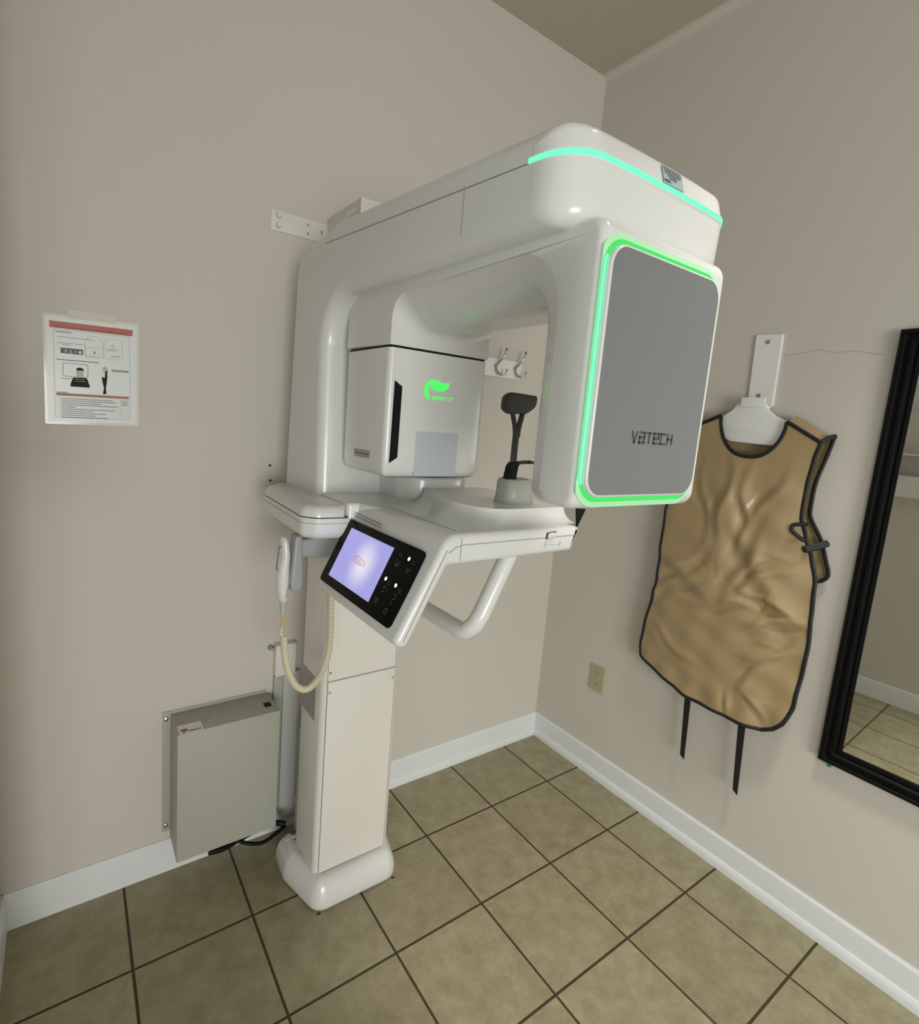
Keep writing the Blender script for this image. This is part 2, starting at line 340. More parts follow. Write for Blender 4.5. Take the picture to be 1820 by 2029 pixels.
# overhead frame: upper column and arm, one rounded body
XA = -1.206; HW = .2215; YF = -1.219; RF = .066
prof = rp([(-.13, 1.30), (-.13, 2.040), (-.42, 2.074), (-1.205, 2.018), (-1.219, 1.972), (-1.214, 1.874), (-.37, 1.888), (-.37, 1.30)], [0, .085, .10, .022, .03, .03, .125, 0], 8)
def front(x):
    s = abs(x - XA) / HW; d = max(0.0, abs(x - XA) - (HW - RF)); r = RF
    return .008 * s * s + (r - math.sqrt(max(r * r - d * d, 0)))
def warp(x, y, z, y0):
    if y0 < -.85:      # towards the front the rounding is done in plan, so the rim inset fades out
        k = min(1, (y0 + .85) / -.22); y = y * (1 - k) + y0 * k
        k = (y0 + .85) / (YF + .85); y = y + front(x) * k * k
    fl = max(0.0, min(1.0, (1.44 - z) / .09)); fl = fl * fl
    if z < 1.45:
        y = y - .045 * fl if y < -.3 else y
        x = XA + (x - XA) * (1 + .06 * fl)
    return (x, y, z)
xs = []
rE = .032; NE = 7
for j in range(NE + 1): t = math.pi / 2 * j / NE; xs.append((HW - rE + rE * math.sin(t), rE * (1 - math.cos(t))))
core = [(u, 0.0) for u in (0, .05, .09, .12, .14, .155, .165, .175, .183)]
half = core + xs
sl = [(-u, i) for u, i in reversed(half)] + [(u, i) for u, i in half[1:]]
g = G(); loft(g, [[warp(XA + u, y, z, q[0]) for (y, z), q in zip(inset(prof, i), prof)] for u, i in sl]); arm = g.go('overhead_arm', M['white'], sc, 50)
def zseam(y): return 1.975 + (y + 1.10) * .072
def flat_strip(g_, path, h, out):
    """strip of height h standing `out` proud along a plan path of (x, y, z)"""
    rings = []
    P = [Vector(p) for p in path]
    for i, p in enumerate(P):
        t = P[min(i + 1, len(P) - 1)] - P[max(i - 1, 0)]; nn = Vector((t.y, -t.x, 0)).normalized()
        rings.append([p - nn * .004 + Vector((0, 0, -h / 2)), p + nn * out + Vector((0, 0, -h / 2 + .0012)), p + nn * out + Vector((0, 0, h / 2 - .0012)), p - nn * .004 + Vector((0, 0, h / 2))])
    loft(g_, rings); return g_
plan = [(XA - HW, -1.128), (XA - HW, -1.138)]
us = [-HW + RF * (1 - math.cos(math.pi / 2 * k / 14)) for k in range(1, 14)] + [-HW + RF + (2 * HW - 2 * RF) * k / 24 for k in range(25)] + [HW - RF + RF * math.sin(math.pi / 2 * k / 14) for k in range(1, 13)]
plan += [(XA + u, YF + front(XA + u)) for u in us]
g = G(); flat_strip(g, [(x, y, 1.972 + max(0, (y + 1.15)) * .06) for x, y in plan], .0098, .0012); g.go('light_strip', M['led'], arm, 60, 'glowing green light strip around the arm front')
g = G(); tube(g, [(XA - HW - .0001, y, zseam(y) - .003) for y in (-.36, -.5, -.7, -.9, -1.0, -1.13)], .0011, 6); g.go('panel_gap', M['softgap'], arm)
g = G(); tube(g, [(XA - HW - .0001, -.972, z) for z in (1.987, 1.95, 1.905)], .0010, 6); g.go('panel_gap', M['softgap'], arm)
def armF(a, b_, d): s = abs(a - XA) / HW; return (a, YF + .008 * s * s + (b_ - 1.972) * .304 - .0015 - d, b_)
g = G(); L4 = [(-1.222, 1.978), (-1.166, 1.978), (-1.166, 2.008), (-1.222, 2.008)]
g.add([armF(a, b_, 0) for a, b_ in L4] + [armF(a, b_, .0008) for a, b_ in L4], [[0, 1, 2, 3], [4, 5, 6, 7], [0, 1, 5, 4], [1, 2, 6, 5], [2, 3, 7, 6], [3, 0, 4, 7]])
al = g.go('arm_sticker', M['bluetag'], arm, None, 'pale blue-grey printed sticker')
g = G()
for k, (x0, x1) in enumerate(((-1.215, -1.168), (-1.214, -1.166), (-1.212, -1.17), (-1.205, -1.18), (-1.201, -1.183))): stroke(g, [(x0 - .004, 2.004 - k * .0038), (x1 - .004, 2.004 - k * .0038)], .0018, lambda a, b_, d: armF(a, b_, .0009 + d), .0002)
stroke(g, [(-1.218, 1.983), (-1.206, 1.983)], .004, lambda a, b_, d: armF(a, b_, .0009 + d), .0002)
g.go('sticker_print', M['darkprint'], arm, None)
# rotating C-unit -------------------------------------------------------------
RX = -1.2235; RW = .150
def uloop(s, ins):
    a = abs(s); f = max(0.0, (a - .25) / .75) ** 1.5
    f2 = max(0.0, (a - .76) / .24) ** 1.15; zc = 1.795 + .066 * f; gi = -1.124 - .056 * f2
    pts = [(-.402, 1.751), (-.402, 1.905), (-1.2525, 1.884), (-1.2525, 1.462), (gi, 1.464), (gi, zc), (-.648, zc), (-.648, 1.751)]
    lp = rp(pts, [0, .135, .030, .024, .022, .075 + .03 * f, .055 + .05 * f, 0], 8)
    # only the outer rim is rounded: the edge of the opening stays a crisp crease
    return [p if (gi - .0001 <= p[0] <= -.6479 and p[1] < 1.872) else q for p, q in zip(lp, inset(lp, ins))]
rE = .014; half = [(RW * k / 20 * (1 - rE / RW), 0.0) for k in range(20)]
for j in range(9): t = math.pi / 2 * j / 8; half.append((RW - rE + rE * math.sin(t), rE * (1 - math.cos(t))))
sl = [(-u, i) for u, i in reversed(half)] + [(u, i) for u, i in half[1:]]
g = G()
def gw(y):
    k = max(0, min(1, (-1.03 - y) / .12))
    return 1 + .088 * k * k * (3 - 2 * k)
loft(g, [[(RX + u * gw(y), y, z) for y, z in uloop(u / RW, i)] for u, i in sl]); unit = g.go('rotating_unit', M['white'], sc, 33)
# detector housing hanging at the column end
dl = rp([(RX - RW, -.402), (RX - RW, -.648), (RX + RW, -.648), (RX + RW, -.402)], [.03, .014, .014, .03], 7)
g = G(); rings = []
for z, i in ((1.7455, .0), (1.50, .0), (1.455, .0008), (1.446, .003), (1.439, .0075), (1.4345, .014), (1.433, .022)): rings.append([(a, b_, z) for a, b_ in inset(dl, i)])
loft(g, rings); det = g.go('detector_housing', M['white'], sc, 28)
g = G(); slab(g, inset(dl, .003), 'xy', 1.744, 1.753); g.go('panel_gap', M['black'], unit)
g = G(); slab(g, [(-1.357, 1.470), (-1.335, 1.484), (-1.334, 1.656), (-1.3555, 1.669)], 'xz', -.6495, -.64); g.go('vent_slot', M['black'], det, None, 'black vertical slot')
FD = lambda a, b_, d: (a, -.6484 - d, b_)
g = G(); slab(g, rect(-1.2845, 1.4385, -1.1525, 1.5515, .008), 'xz', -.6487, -.64); g.go('sensor_window', M['sensor'], det, None, 'pale blue-grey sensor window')
g = G(); g.add([FD(a, b_, 0) for a, b_ in [(-1.252, 1.6657), (-1.2454, 1.6725), (-1.2308, 1.6757), (-1.2135, 1.6757), (-1.1927, 1.6779), (-1.1979, 1.664), (-1.2082, 1.6568), (-1.2223, 1.6541), (-1.2375, 1.6561), (-1.2464, 1.6601)]], [list(range(10))])
stem = smoothpath([(-1.2533, 1.634, 0), (-1.2609, 1.6436, 0), (-1.2636, 1.6554, 0), (-1.2605, 1.6669, 0), (-1.2512, 1.6754, 0), (-1.2394, 1.6790, 0), (-1.222, 1.679, 0)], 6)
wv = [.0045 + .0018 * math.sin(math.pi * min(1, k / 22)) if k < 24 else .0045 * (1 - (k - 24) / 14) + .0006 for k in range(len(stem))]
V_ = []; F_ = []
for i, p in enumerate(stem):
    t = (stem[min(i + 1, len(stem) - 1)] - stem[max(i - 1, 0)]).normalized(); nn = Vector((-t.y, t.x, 0)) * wv[i]
    V_ += [FD(*(p + nn).xy, .0001), FD(*(p - nn).xy, .0001)]
    if i: F_.append([2 * i - 2, 2 * i - 1, 2 * i + 1, 2 * i])
g.add(V_, F_); word(g, 'GReen CT', -1.2435, 1.6335, .0064, .0078, .0023, .0013, FD, .0002); g.go('leaf_logo', M['glow'], det, None, 'glowing green leaf logo with GREEN CT lettering')
g = G(); box(g, RX - RW - .0006, -.577, 1.473, RX - RW + .001, -.489, 1.4925); dlb = g.go('side_label', M['tag'], det, None, 'small grey label')
g = G(); box(g, RX - RW - .0009, -.570, 1.4815, RX - RW, -.496, 1.4838); g.go('label_print', M['darkprint'], det, None)
# generator face
fp = rect(-1.378, 1.484, -1.092, 1.846, .034, 8)
g = G(); slab(g, fp, 'xz', -1.250, -1.2625, .003, 3, ends=(0, 1)); panel = g.go('front_panel', M['white'], sc, 40)
g = G(); slab(g, inset(fp, .0035), 'xz', -1.2610, -1.2632, .0008, 2, ends=(0, 1)); sp = g.go('silver_plate', M['silver'], panel, None, 'matte silver-grey plate')
ring_o = inset(fp, -.0085); ring_i = inset(fp, .001)
def ringmesh(name, lo, li, y, mt, lab):
    n = len(lo); v = [(a, y, b_) for a, b_ in lo] + [(a, y - .0018, b_) for a, b_ in li]
    return mesh(name, v, [[i, (i + 1) % n, n + (i + 1) % n, n + i] for i in range(n)], mt, unit, 60, lab)
ringmesh('light_ring', ring_o, ring_i, -1.2529, M['ledsoft'], 'green glowing ring around the silver plate')
ringmesh('light_spill', [(max(-1.3868, min(-1.0835, a)), b_) for a, b_ in inset(fp, -.0165)], inset(fp, -.0080), -1.2524, M['ledhaze'], 'dim green light spill around the ring, put in as a glowing rim')  # spill of the light ring, painted as an emissive band
# brighter core of the ring along the left side and bottom
c2 = []
path = inset(fp, -.0040)
g = G(); seg = [(a, b_) for a, b_ in path if a < -1.376]
seg.sort(key=lambda q: q[1]); tube(g, [(a, -1.2545, b_) for a, b_ in seg], .0028, 8, flat=((0, 1, 0), .5)); g.go('light_tube', M['led'], unit, 60, 'brightest upright light tube')
FG = lambda a, b_, d: (a, -1.2633 - d, b_)
g = G(); word(g, 'VaTeCH', -1.283, 1.5705, .0120, .0158, .0070, .0030, FG, .0006); g.go('brand_logo', M['darkprint'], sp if False else panel, None, 'dark grey VATECH lettering')
g = G(); tube(g, [(RX - RW - .0002, -1.092, z) for z in (1.889, 1.875, 1.866)], .001, 6); g.go('panel_gap', M['softgap'], unit)
# console ---------------------------------------------------------------------
TH = math.radians(64); PX, PZ = -1.400, 1.356
ux, uz = -math.cos(TH), -math.sin(TH); nx, nz = -math.sin(TH), math.cos(TH)
def pan(s, o=0.0): return (PX + ux * s + nx * o, PZ + uz * s + nz * o)
cprof = rp([(-1.0, 1.361), (PX + .012, 1.361), pan(.229), pan(.229, -.034), pan(.055, -.040), (-1.385, 1.296), (-1.022, 1.300)], [.008, .040, .014, .014, .02, .03, .012], 7)
g = G(); slab(g, cprof, 'xz', -.560, -.958, .013, 5); cons = g.go('console', M['white'], sc, 40)
g = G(); slab(g, rp([(-1.400, -.584), (-1.428, -.580), (-1.428, -.14), (-1.028, -.14), (-1.028, -.580), (-.985, -.60), (-.985, -.70), (-1.37, -.70)], [.004, .012, .01, .01, .012, .01, .01, .01]), 'xy', 1.272, 1.3605, .008, 4); g.go('deck', M['white'], cons, 40)
def shelf(mx):
    q = lambda l: [(2 * XM - a if mx else a, b_) for a, b_ in l]
    o = q([(-1.38, -.13), (-1.47, -.13), (-1.522, -.20), (-1.536, -.545), (-1.505, -.576), (-1.38, -.584)])
    g = G(); slab(g, rp(o, [.01, .03, .05, .03, .03, .01]), 'xy', 1.268, 1.322, .020, 4, ends=(1, 0)); tr = g.go('tray', M['white'], sc, 40); to = inset(rp(o, [.01, .03, .05, .03, .03, .01]), -.0002); g = G(); tube(g, [(a, b_, 1.309) for a, b_ in (to if not mx else to[::-1]) if -.60 < b_ < -.16], .0007, 5) if not mx else box(g, -.92, -.50, 1.3085, -.919, -.30, 1.3095); g.go('panel_gap', M['softgap'], tr)
    g = G(); slab(g, inset(rp(o, [.01, .03, .05, .03, .03, .01]), .003), 'xy', 1.320, 1.3265); g.go('panel_gap', M['gap'], tr)
    l2 = q([(-1.431, -.14), (-1.468, -.132), (-1.522, -.20), (-1.536, -.545), (-1.505, -.576), (-1.431, -.582)])
    g = G(); lp = rp(l2, [.004, .03, .05, .03, .03, .012])
    loft(g, [[((p[0] if abs(p[0] - (2 * XM + 1.431 if mx else -1.431)) < .003 else a), b_, z) for (a, b_), p in zip(inset(lp, i), lp)] for z, i in ((1.325, 0), (1.334, .0005), (1.343, .004), (1.349, .010), (1.352, .018), (1.3535, .030))]); g.go('tray_lid', M['white'], tr, 35)
shelf(False); shelf(True)
# slits above the screen and the fold line
def FP(a, b_, d): x, z = pan(b_, .0002 + d); return (x, -.56 - a, z)   # a along -y, b down the slope
g = G(); stroke(g, [(.028, .021), (.168, .024)], .0016, FP, .0003); stroke(g, [(.026, .028), (.17, .031)], .0016, FP, .0003); g.go('speaker_slits', M['gap'], cons, None)
g = G(); tube(g, [(-1.352, -.655, 1.3612), (-1.352, -.80, 1.3612), (-1.352, -.93, 1.3612)], .0009, 6); g.go('panel_gap', M['softgap'], cons)
g = G(); tube(g, [(-1.357, -.9584, z) for z in (1.352, 1.33, 1.306)], .0008, 6); tube(g, [(x, -.9584, 1.338) for x in (-1.357, -1.2, -1.115)], .0008, 6); tube(g, [(x, -.9584, 1.339) for x in (-1.085, -1.015)], .0008, 6)
tube(g, [(-1.357, -.9584, 1.337), (-1.372, -.9584, 1.334), (-1.385, -.9584, 1.324), pan(.02, -.020)[:1] + (-.9584,) + pan(.02, -.020)[1:], pan(.11, -.018)[:1] + (-.9584,) + pan(.11, -.018)[1:], pan(.215, -.017)[:1] + (-.9584,) + pan(.215, -.017)[1:]], .0008, 6)
g.go('panel_gap', M['softgap'], cons)
g = G(); slab(g, rp([(-1.118, 1.334), (-1.085, 1.338), (-1.083, 1.352), (-1.115, 1.350)], .003), 'xz', -.957, -.9588); g.go('latch_recess', M['gap'], cons, None)
g = G(); slab(g, rp([(-1.113, 1.336), (-1.088, 1.3395), (-1.087, 1.3505), (-1.111, 1.349)], .003), 'xz', -.957, -.9635, .002, 3); g.go('latch_slider', M['white'], cons, 40)
g = G(); FC = lambda a, b_, d: (a, -.9582 - d, b_)
for x in (-1.119, -1.071): stroke(g, [(x, 1.316), (x + .004, 1.322), (x + .002, 1.327)], .0016, FC, .0003)
for k in range(7): stroke(g, [(-1.108 + k * .0048, 1.3205), (-1.1065 + k * .0048, 1.3205)], .0012, FC, .0003)
g.go('slider_marks', M['midprint'], cons, None)
# touch panel
def slabP(lo, o0, o1, name, mt, parent, bev=0.0, label=None):
    g = G(); n = len(lo); ins = [(o0, 0), (o1, 0)] if not bev else [(o0, 0), (o1 - bev, 0), (o1, bev)]
    loft(g, [[FPo(a, b_, o) for a, b_ in inset(lo, i)] for o, i in ins]); return g.go(name, mt, parent, 30, label)
def FPo(a, b_, o): x, z = pan(b_, o); return (x, -.56 - a, z)
tp = slabP(rect(.013, .040, .364, .208, .012), -.004, .0012, 'touch_panel', M['gloss'], sc, .0006, 'glossy black touch panel')
scr = slabP(rect(.048, .0595, .257, .1868), .0012, .0016, 'screen', M['screen'], tp, 0, 'lit lavender display')
FS = lambda a, b_, d: FPo(a, b_, .0017 + d)
g = G(); word(g, 'VaTeCH', .119, .1150, .0072, .0135, .0032, .0013, FS, .0001); stroke(g, [(.125, .112), (.150, .112)], .0012, FS, .0001)
g.go('screen_text', M['redtext'], tp, None, 'red VATECH lettering shown upside down')
for a, b_ in ((.324, .067), (.279, .125), (.322, .127)):
    g = G(); n = 14; g.add([FPo(a + .0042 * math.cos(2 * math.pi * k / n), b_ + .0042 * math.sin(2 * math.pi * k / n), .0018) for k in range(n)], [list(range(n))]); g.go('indicator', M['dot'], tp, None, 'small white indicator light')
FI = lambda a, b_, d: FPo(a, b_, .0015 + d)
for a, b_ in ((.285, .064), (.337, .068), (.290, .127), (.335, .131)):
    g = G(); stroke(g, [(a, b_), (a + .011, b_)], .0012, FI, .0001); stroke(g, [(a + .001, b_ + .005), (a + .012, b_ + .005)], .0012, FI, .0001); g.go('button_caption', M['icon'], tp, None)
for strokes in ([[(.286, .078), (.286, .092), (.298, .092), (.298, .080)], [(.288, .091), (.297, .085)]], [[(.332, .085), (.336, .094), (.344, .083)]],
                [[(.283, .146), (.289, .139), (.296, .143)], [(.284, .152), (.292, .150)]], [[(.330, .143), (.339, .143), (.339, .153), (.330, .153)], [(.333, .158), (.331, .166)]],
                [[(.275, .170), (.285, .170), (.280, .180), (.275, .170)]], [[(.323, .178), (.331, .176), (.331, .187), (.323, .187), (.323, .178)]]):
    g = G()
    for st in strokes: stroke(g, st, .0015, FI, .0001)
    g.go('button_icon', M['icon'], tp, None)
# raised chin platform
bl = rp([(-1.262, -.60), (-1.385, -.84), (-1.345, -.950), (-.992, -.950), (-.985, -.60)], [.03, .10, .09, .01, .02], 10)
tl = rp([(-1.205, -.575), (-1.265, -.80), (-1.235, -.905), (-1.000, -.905), (-.992, -.575)], [.03, .11, .09, .01, .02], 10)
g = G(); rings = []
for k in range(9):
    t = k / 8; e = t ** 1.7; h = 1.360 + .036 * (t ** .62) if False else 1.360 + .036 * (1 - (1 - t) ** 1.0)
    w = 1 - (1 - t) ** 2.0
    rings.append([(a[0] + (b_[0] - a[0]) * w, a[1] + (b_[1] - a[1]) * w, 1.3595 + .037 * t ** 1.5) for a, b_ in zip(bl, tl)])
loft(g, rings); plat = g.go('chin_platform', M['white'], cons, 30)
g = G(); slab(g, rp([(-1.245, -.30), (-1.245, -.50), (-1.215, -.575), (-1.04, -.575), (-1.02, -.30)], [.01, .05, .05, .04, .01]), 'xy', 1.355, 1.424, .008, 4); g.go('neck', M['white'], cons, 40)
# grip bar
hy0, hy1 = -.925, -.62
pt = lambda s, y: (-1.186 + ux * s * 1.16, y, 1.312 + uz * s * 1.13)
hp = [pt(0, hy0), pt(.03, hy0), pt(.14, hy0), pt(.165, hy0 + .004), pt(.184, hy0 + .018), pt(.190, hy0 + .042), pt(.190, -.8), pt(.190, hy1 - .042), pt(.184, hy1 - .018), pt(.165, hy1 - .004), pt(.14, hy1), pt(0, hy1)]
g = G(); tube(g, hp, .0205, 16); g.go('grip_bar', M['white'], cons, 60)
# hand switch holder on the carriage
g = G(); slab(g, rp([(-1.36, 1.190), (-1.36, 1.262), (-1.435, 1.262), (-1.47, 1.243), (-1.515, 1.240), (-1.515, 1.198), (-1.44, 1.186)], [.0, .0, .02, .02, .008, .008, .03]), 'xz', -.425, -.455, .006, 3); g.go('switch_bracket', M['grey'], cons, 40)
g = G(); slab(g, rp([(-1.515, 1.255), (-1.495, 1.255), (-1.489, 1.12), (-1.497, 1.098), (-1.521, 1.10), (-1.524, 1.13)], [.01, .01, .01, .012, .012, .01]), 'xz', -.418, -.462, .007, 3); g.go('switch_holder', M['grey'], cons, 40)
g = G(); lathe(g, [(.022, -.01), (.024, .02)], (-1.46, -.44, 1.262), 'z', 20); g.go('bracket_boss', M['white'], cons, 40)
g = G(); slab(g, [(-1.012, 1.358), (-.990, 1.400), (-1.020, 1.402)], 'xz', -.952, -.958); g.go('stop_tab', M['black'], cons, None, 'small black tab at the right end of the console')
# chin rest -------------------------------------------------------------------
CX, CY, CZ = -1.100, -.832, 1.396
g = G(); lp = rect(CX - .046, CY - .03, CX + .040, CY + .040, .028, 8)
loft(g, [[(a, b_, z) for a, b_ in inset(lp, i)] for z, i in ((CZ - .002, -.008), (CZ + .004, -.003), (CZ + .02, 0), (CZ + .052, .001), (CZ + .059, .005), (CZ + .061, .012), (CZ + .057, .022))]); chin = g.go('chin_cup', M['cup'], sc, 40, 'pale grey chin rest cup'); CX -= .010
g = G(); loft(g, [[(CX + dx_ + sx_ * w, CY + sy_ * .009, z) for sx_, sy_ in ((-1, -1), (1, -1), (1, 1), (-1, 1))] for z, w, dx_ in ((CZ + .045, .0135, -.019), (CZ + .09, .0125, -.012), (CZ + .10, .011, -.005))]); bt = g.go('bite_base', M['black'], chin, 30)
g = G(); tube(g, [(CX - .004 + .0, CY, CZ + .097), (CX + .01, CY - .01, CZ + .101), (CX + .03, CY - .02, CZ + .103)] , .0045, 8); 
tube(g, [(CX + .034 + .013 * math.cos(t), CY - .02 + .010 * math.sin(t), CZ + .102) for t in [2 * math.pi * k / 14 for k in range(15)]], .0032, 6); g.go('bite_loop', M['darkgrey'], chin, 50)
g = G(); tube(g, [(CX - .006, CY + .004, CZ + .09), (CX - .004, CY + .006, CZ + .14), (CX - .003, CY + .006, CZ + .175)], .0095, 10, flat=((0, 1, 0), .6))
tube(g, smoothpath([(CX - .006, CY + .006, CZ + .160), (CX - .010, CY + .006, CZ + .185), (CX - .024, CY + .006, CZ + .222)], 5), .0058, 8)
tube(g, smoothpath([(CX + .001, CY + .006, CZ + .160), (CX + .003, CY + .006, CZ + .185), (CX + .012, CY + .006, CZ + .222)], 5), .0066, 8); g.go('support_fork', M['darkgrey'], chin, 50)
g = G(); slab(g, rp([(CX - .052, CZ + .254), (CX - .055, CZ + .223), (CX - .035, CZ + .213), (CX + .018, CZ + .217), (CX + .046, CZ + .235), (CX + .049, CZ + .262), (CX - .035, CZ + .264)], [.015, .015, .012, .02, .02, .008, .02], 6), 'xz', CY - .004, CY + .016, .004, 3); g.go('forehead_rest', M['darkgrey'], chin, 40, 'dark olive forehead pad')
# ------------------------------------------------------------------ hand switch
hsw = thing('hand_switch', (-1.538, -.44, 1.06), 'white hand exposure switch with coiled cream cord hanging beside the scanner column', 'switch')
g = G(); sec = lambda z, w, d, x: [(x + w * math.cos(t), -.44 + d * math.sin(t), z) for t in [2 * math.pi * k / 18 for k in range(18)]]
loft(g, [sec(z, w, d, x) for z, w, d, x in ((1.250, .004, .006, -1.541), (1.246, .009, .012, -1.540), (1.232, .0115, .016, -1.537), (1.20, .0125, .018, -1.534), (1.165, .016, .019, -1.538), (1.13, .0175, .019, -1.539), (1.10, .0160, .018, -1.538), (1.079, .0135, .015, -1.5365), (1.074, .0110, .012, -1.536))]); hb = g.go('switch_body', M['white'], hsw, 50)
g = G(); slab(g, rp([(-1.5515, 1.222), (-1.547, 1.226), (-1.546, 1.165), (-1.5565, 1.158), (-1.5565, 1.17)], .001), 'xz', -.448, -.432, .002, 2); g.go('trigger', M['grey'], hb, 40)
g = G(); FHS = lambda a, b_, d: (-1.5225 - b_ * .0 , -.4600 - d, a)
for k in range(6): stroke(g, [(-1.5345, 1.088 + k * .0052), (-1.530, 1.088 + k * .0052)], .0025, lambda a, b_, d: (a, -.4568 - d, b_), .0006)
g.go('side_print', M['midprint'], hb, None)
g = G(); loft(g, [sec(z, w, w, x) for z, w, x in ((1.075, .010, -1.536), (1.05, .0075, -1.535), (1.028, .0045, -1.535))]); g.go('strain_relief', M['lgrey'], hsw, 50)
g = G(); tube(g, [(-1.535, -.44, 1.03), (-1.5355, -.44, 1.012), (-1.536, -.44, .996)], .0036, 8); g.go('cord_sleeve', M['yellow'], hsw, 50, 'amber cord sleeve')
cp = smoothpath([(-1.530, -.44, .972), (-1.528, -.44, .945), (-1.522, -.44, .900), (-1.508, -.442, .852), (-1.488, -.444, .818), (-1.462, -.444, .803), (-1.438, -.442, .812), (-1.412, -.438, .842), (-1.394, -.432, .885), (-1.386, -.424, .935), (-1.383, -.415, .99), (-1.380, -.405, 1.06), (-1.376, -.40, 1.15), (-1.372, -.40, 1.276)], 22)
# helix around cp
ln = [0.0]
for i in range(1, len(cp)): ln.append(ln[-1] + (cp[i] - cp[i - 1]).length)
hel = []; u = Vector((1, 0, 0)); pitch = .0058; NS = int(ln[-1] / pitch * 11); j = 0
for k in range(NS + 1):
    s = ln[-1] * k / NS
    while j < len(ln) - 2 and ln[j + 1] < s: j += 1
    q = (s - ln[j]) / max(ln[j + 1] - ln[j], 1e-9); p = cp[j].lerp(cp[j + 1], q); t = (cp[j + 1] - cp[j]).normalized()
    u = (u - t * u.dot(t)).normalized(); w = t.cross(u); a = 2 * math.pi * s / pitch
    hel.append(p + (u * math.cos(a) + w * math.sin(a)) * .0076)
lead = smoothpath([(-1.536, -.44, 1.0), (-1.537, -.44, .985), (-1.5365, -.441, .975), hel[0]], 4)
g = G(); tube(g, lead[:-1] + hel, .0027, 6); g.go('coiled_cord', M['cream'], hsw, 80)
# ------------------------------------------------------------------ wall bracket at the top of the scanner
br = thing('wall_bracket', (-1.37, 0, 2.17), 'white slotted steel bracket bolted to the wall behind the scanner arm', 'bracket')
g = G(); box(g, -1.466, -.004, 2.137, -1.275, 0, 2.198, .001); box(g, -1.279, -.25, 2.140, -1.275, -.002, 2.215, .001); box(g, -1.279, -.252, 2.140, -1.06, -.248, 2.215, .001); g.go('steel_channel', M['white2'], br, 30)
for z in (2.154, 2.183):
    g = G(); lathe(g, [(.0, -.013), (.007, -.012), (.0085, -.008), (.0095, -.003), (.0095, 0)], (-1.443, -.0035, z), 'y', 14); g.go('bolt', M['white2'], br, 40)
for z in (2.153, 2.180):
    g = G(); lathe(g, [(.004, -.0046), (.004, -.003)], (-1.345, 0, z), 'y', 12); g.go('screw_hole', M['grey'], br, None)
g = G(); box(g, -1.301, -.0046, 2.160, -1.294, -.0035, 2.175); g.go('printed_mark', M['grey'], br, None)
g = G(); slab(g, rect(-.215, 2.186, -.150, 2.194, .003), 'yz', -1.2797, -1.2787); g.go('slot', M['whiteboard'], br, None)
g = G(); slab(g, [(-.140 + .010 * math.cos(2 * math.pi * k / 12), 2.176 + .010 * math.sin(2 * math.pi * k / 12)) for k in range(12)], 'yz', -1.2797, -1.2787); g.go('round_hole', M['whiteboard'], br, None)
# ------------------------------------------------------------------ power box, duct and cables
pb = thing('power_box', (-1.583, -.07, .12), 'beige-grey metal power box mounted low on the wall left of the column', 'electrical box')
g = G(); box(g, -1.744, -.138, .128, -1.424, -.001, .568, .003); g.go('box_body', M['boxpaint'], pb, 30)
g = G(); box(g, -1.768, -.004, .147, -1.742, 0, .580, .0008); box(g, -1.744, -.003, .565, -1.432, 0, .579, .0008); g.go('mounting_flange', M['boxpaint'], pb, 30)
for z in (.172, .556):
    g = G(); lathe(g, [(.003, -.0075), (.0065, -.006), (.007, -.003), (.007, 0)], (-1.757, -.003, z), 'y', 12); g.go('flange_screw', M['steel'], pb, 40)
g = G(); box(g, -1.463, -.098, .5675, -1.440, -.070, .5695, .0006); g.go('rocker_switch', M['black'], pb, None, 'small black switch')
g = G(); box(g, -1.738, -.137, .5682, -1.668, -.085, .5686); stk = g.go('box_sticker', M['whiteboard'], pb, None, 'pale sticker with a red oval')
g = G(); g.add([(-1.722 + .011 * math.cos(2 * math.pi * k / 16), -.117 + .008 * math.sin(2 * math.pi * k / 16), .5690) for k in range(16)], [list(range(16))]); g.go('red_oval', M['redsticker'], stk, None)
g = G(); box(g, -1.712, -.128, .5687, -1.674, -.124, .569); box(g, -1.728, -.134, .5687, -1.720, -.130, .569); g.go('fine_print', M['darkprint'], stk, None)
dc = thing('cable_raceway', (-1.38, -.01, .02), 'grey plastic cable raceway running up the wall behind the column', 'cable duct')
g = G(); box(g, -1.408, -.018, .12, -1.358, 0, .63, .002); g.go('raceway_left', M['boxpaint'], dc, 30)
g = G(); box(g, -1.378, -.030, .05, -1.318, -.016, .640, .002); g.go('raceway_cover', M['lgrey'], dc, 30)
jb = thing('junction_box', (-1.38, -.02, .69), 'small white wall socket box hidden behind the coiled cord', 'socket')
g = G(); box(g, -1.410, -.034, .636, -1.336, 0, .752, .003); g.go('socket_housing', M['white2'], jb, 30)
g = G(); box(g, -1.383, -.0352, .668, -1.371, -.033, .683); g.go('socket_slot', M['black'], jb, None)
g = G(); lathe(g, [(.005, -.02), (.009, -.010), (.011, 0)], (-1.421, 0, .738), 'y', 14); g.go('wall_grommet', M['tag'], jb, 40)
cb = thing('power_cable', (-1.52, -.14, .0), 'black power cables running under the grey box to the scanner base', 'cable')
g = G(); tube(g, smoothpath([(-1.645, -.122, .112), (-1.60, -.125, .108), (-1.54, -.110, .108), (-1.47, -.10, .112), (-1.41, -.10, .108), (-1.38, -.11, .10)], 8), .0095, 10); g.go('cable', M['black'], cb, 60)
g = G(); tube(g, smoothpath([(-1.56, -.115, .115), (-1.51, -.130, .092), (-1.465, -.135, .082), (-1.42, -.125, .088), (-1.38, -.115, .098)], 8), .0062, 10); g.go('thin_cable', M['black'], cb, 60)
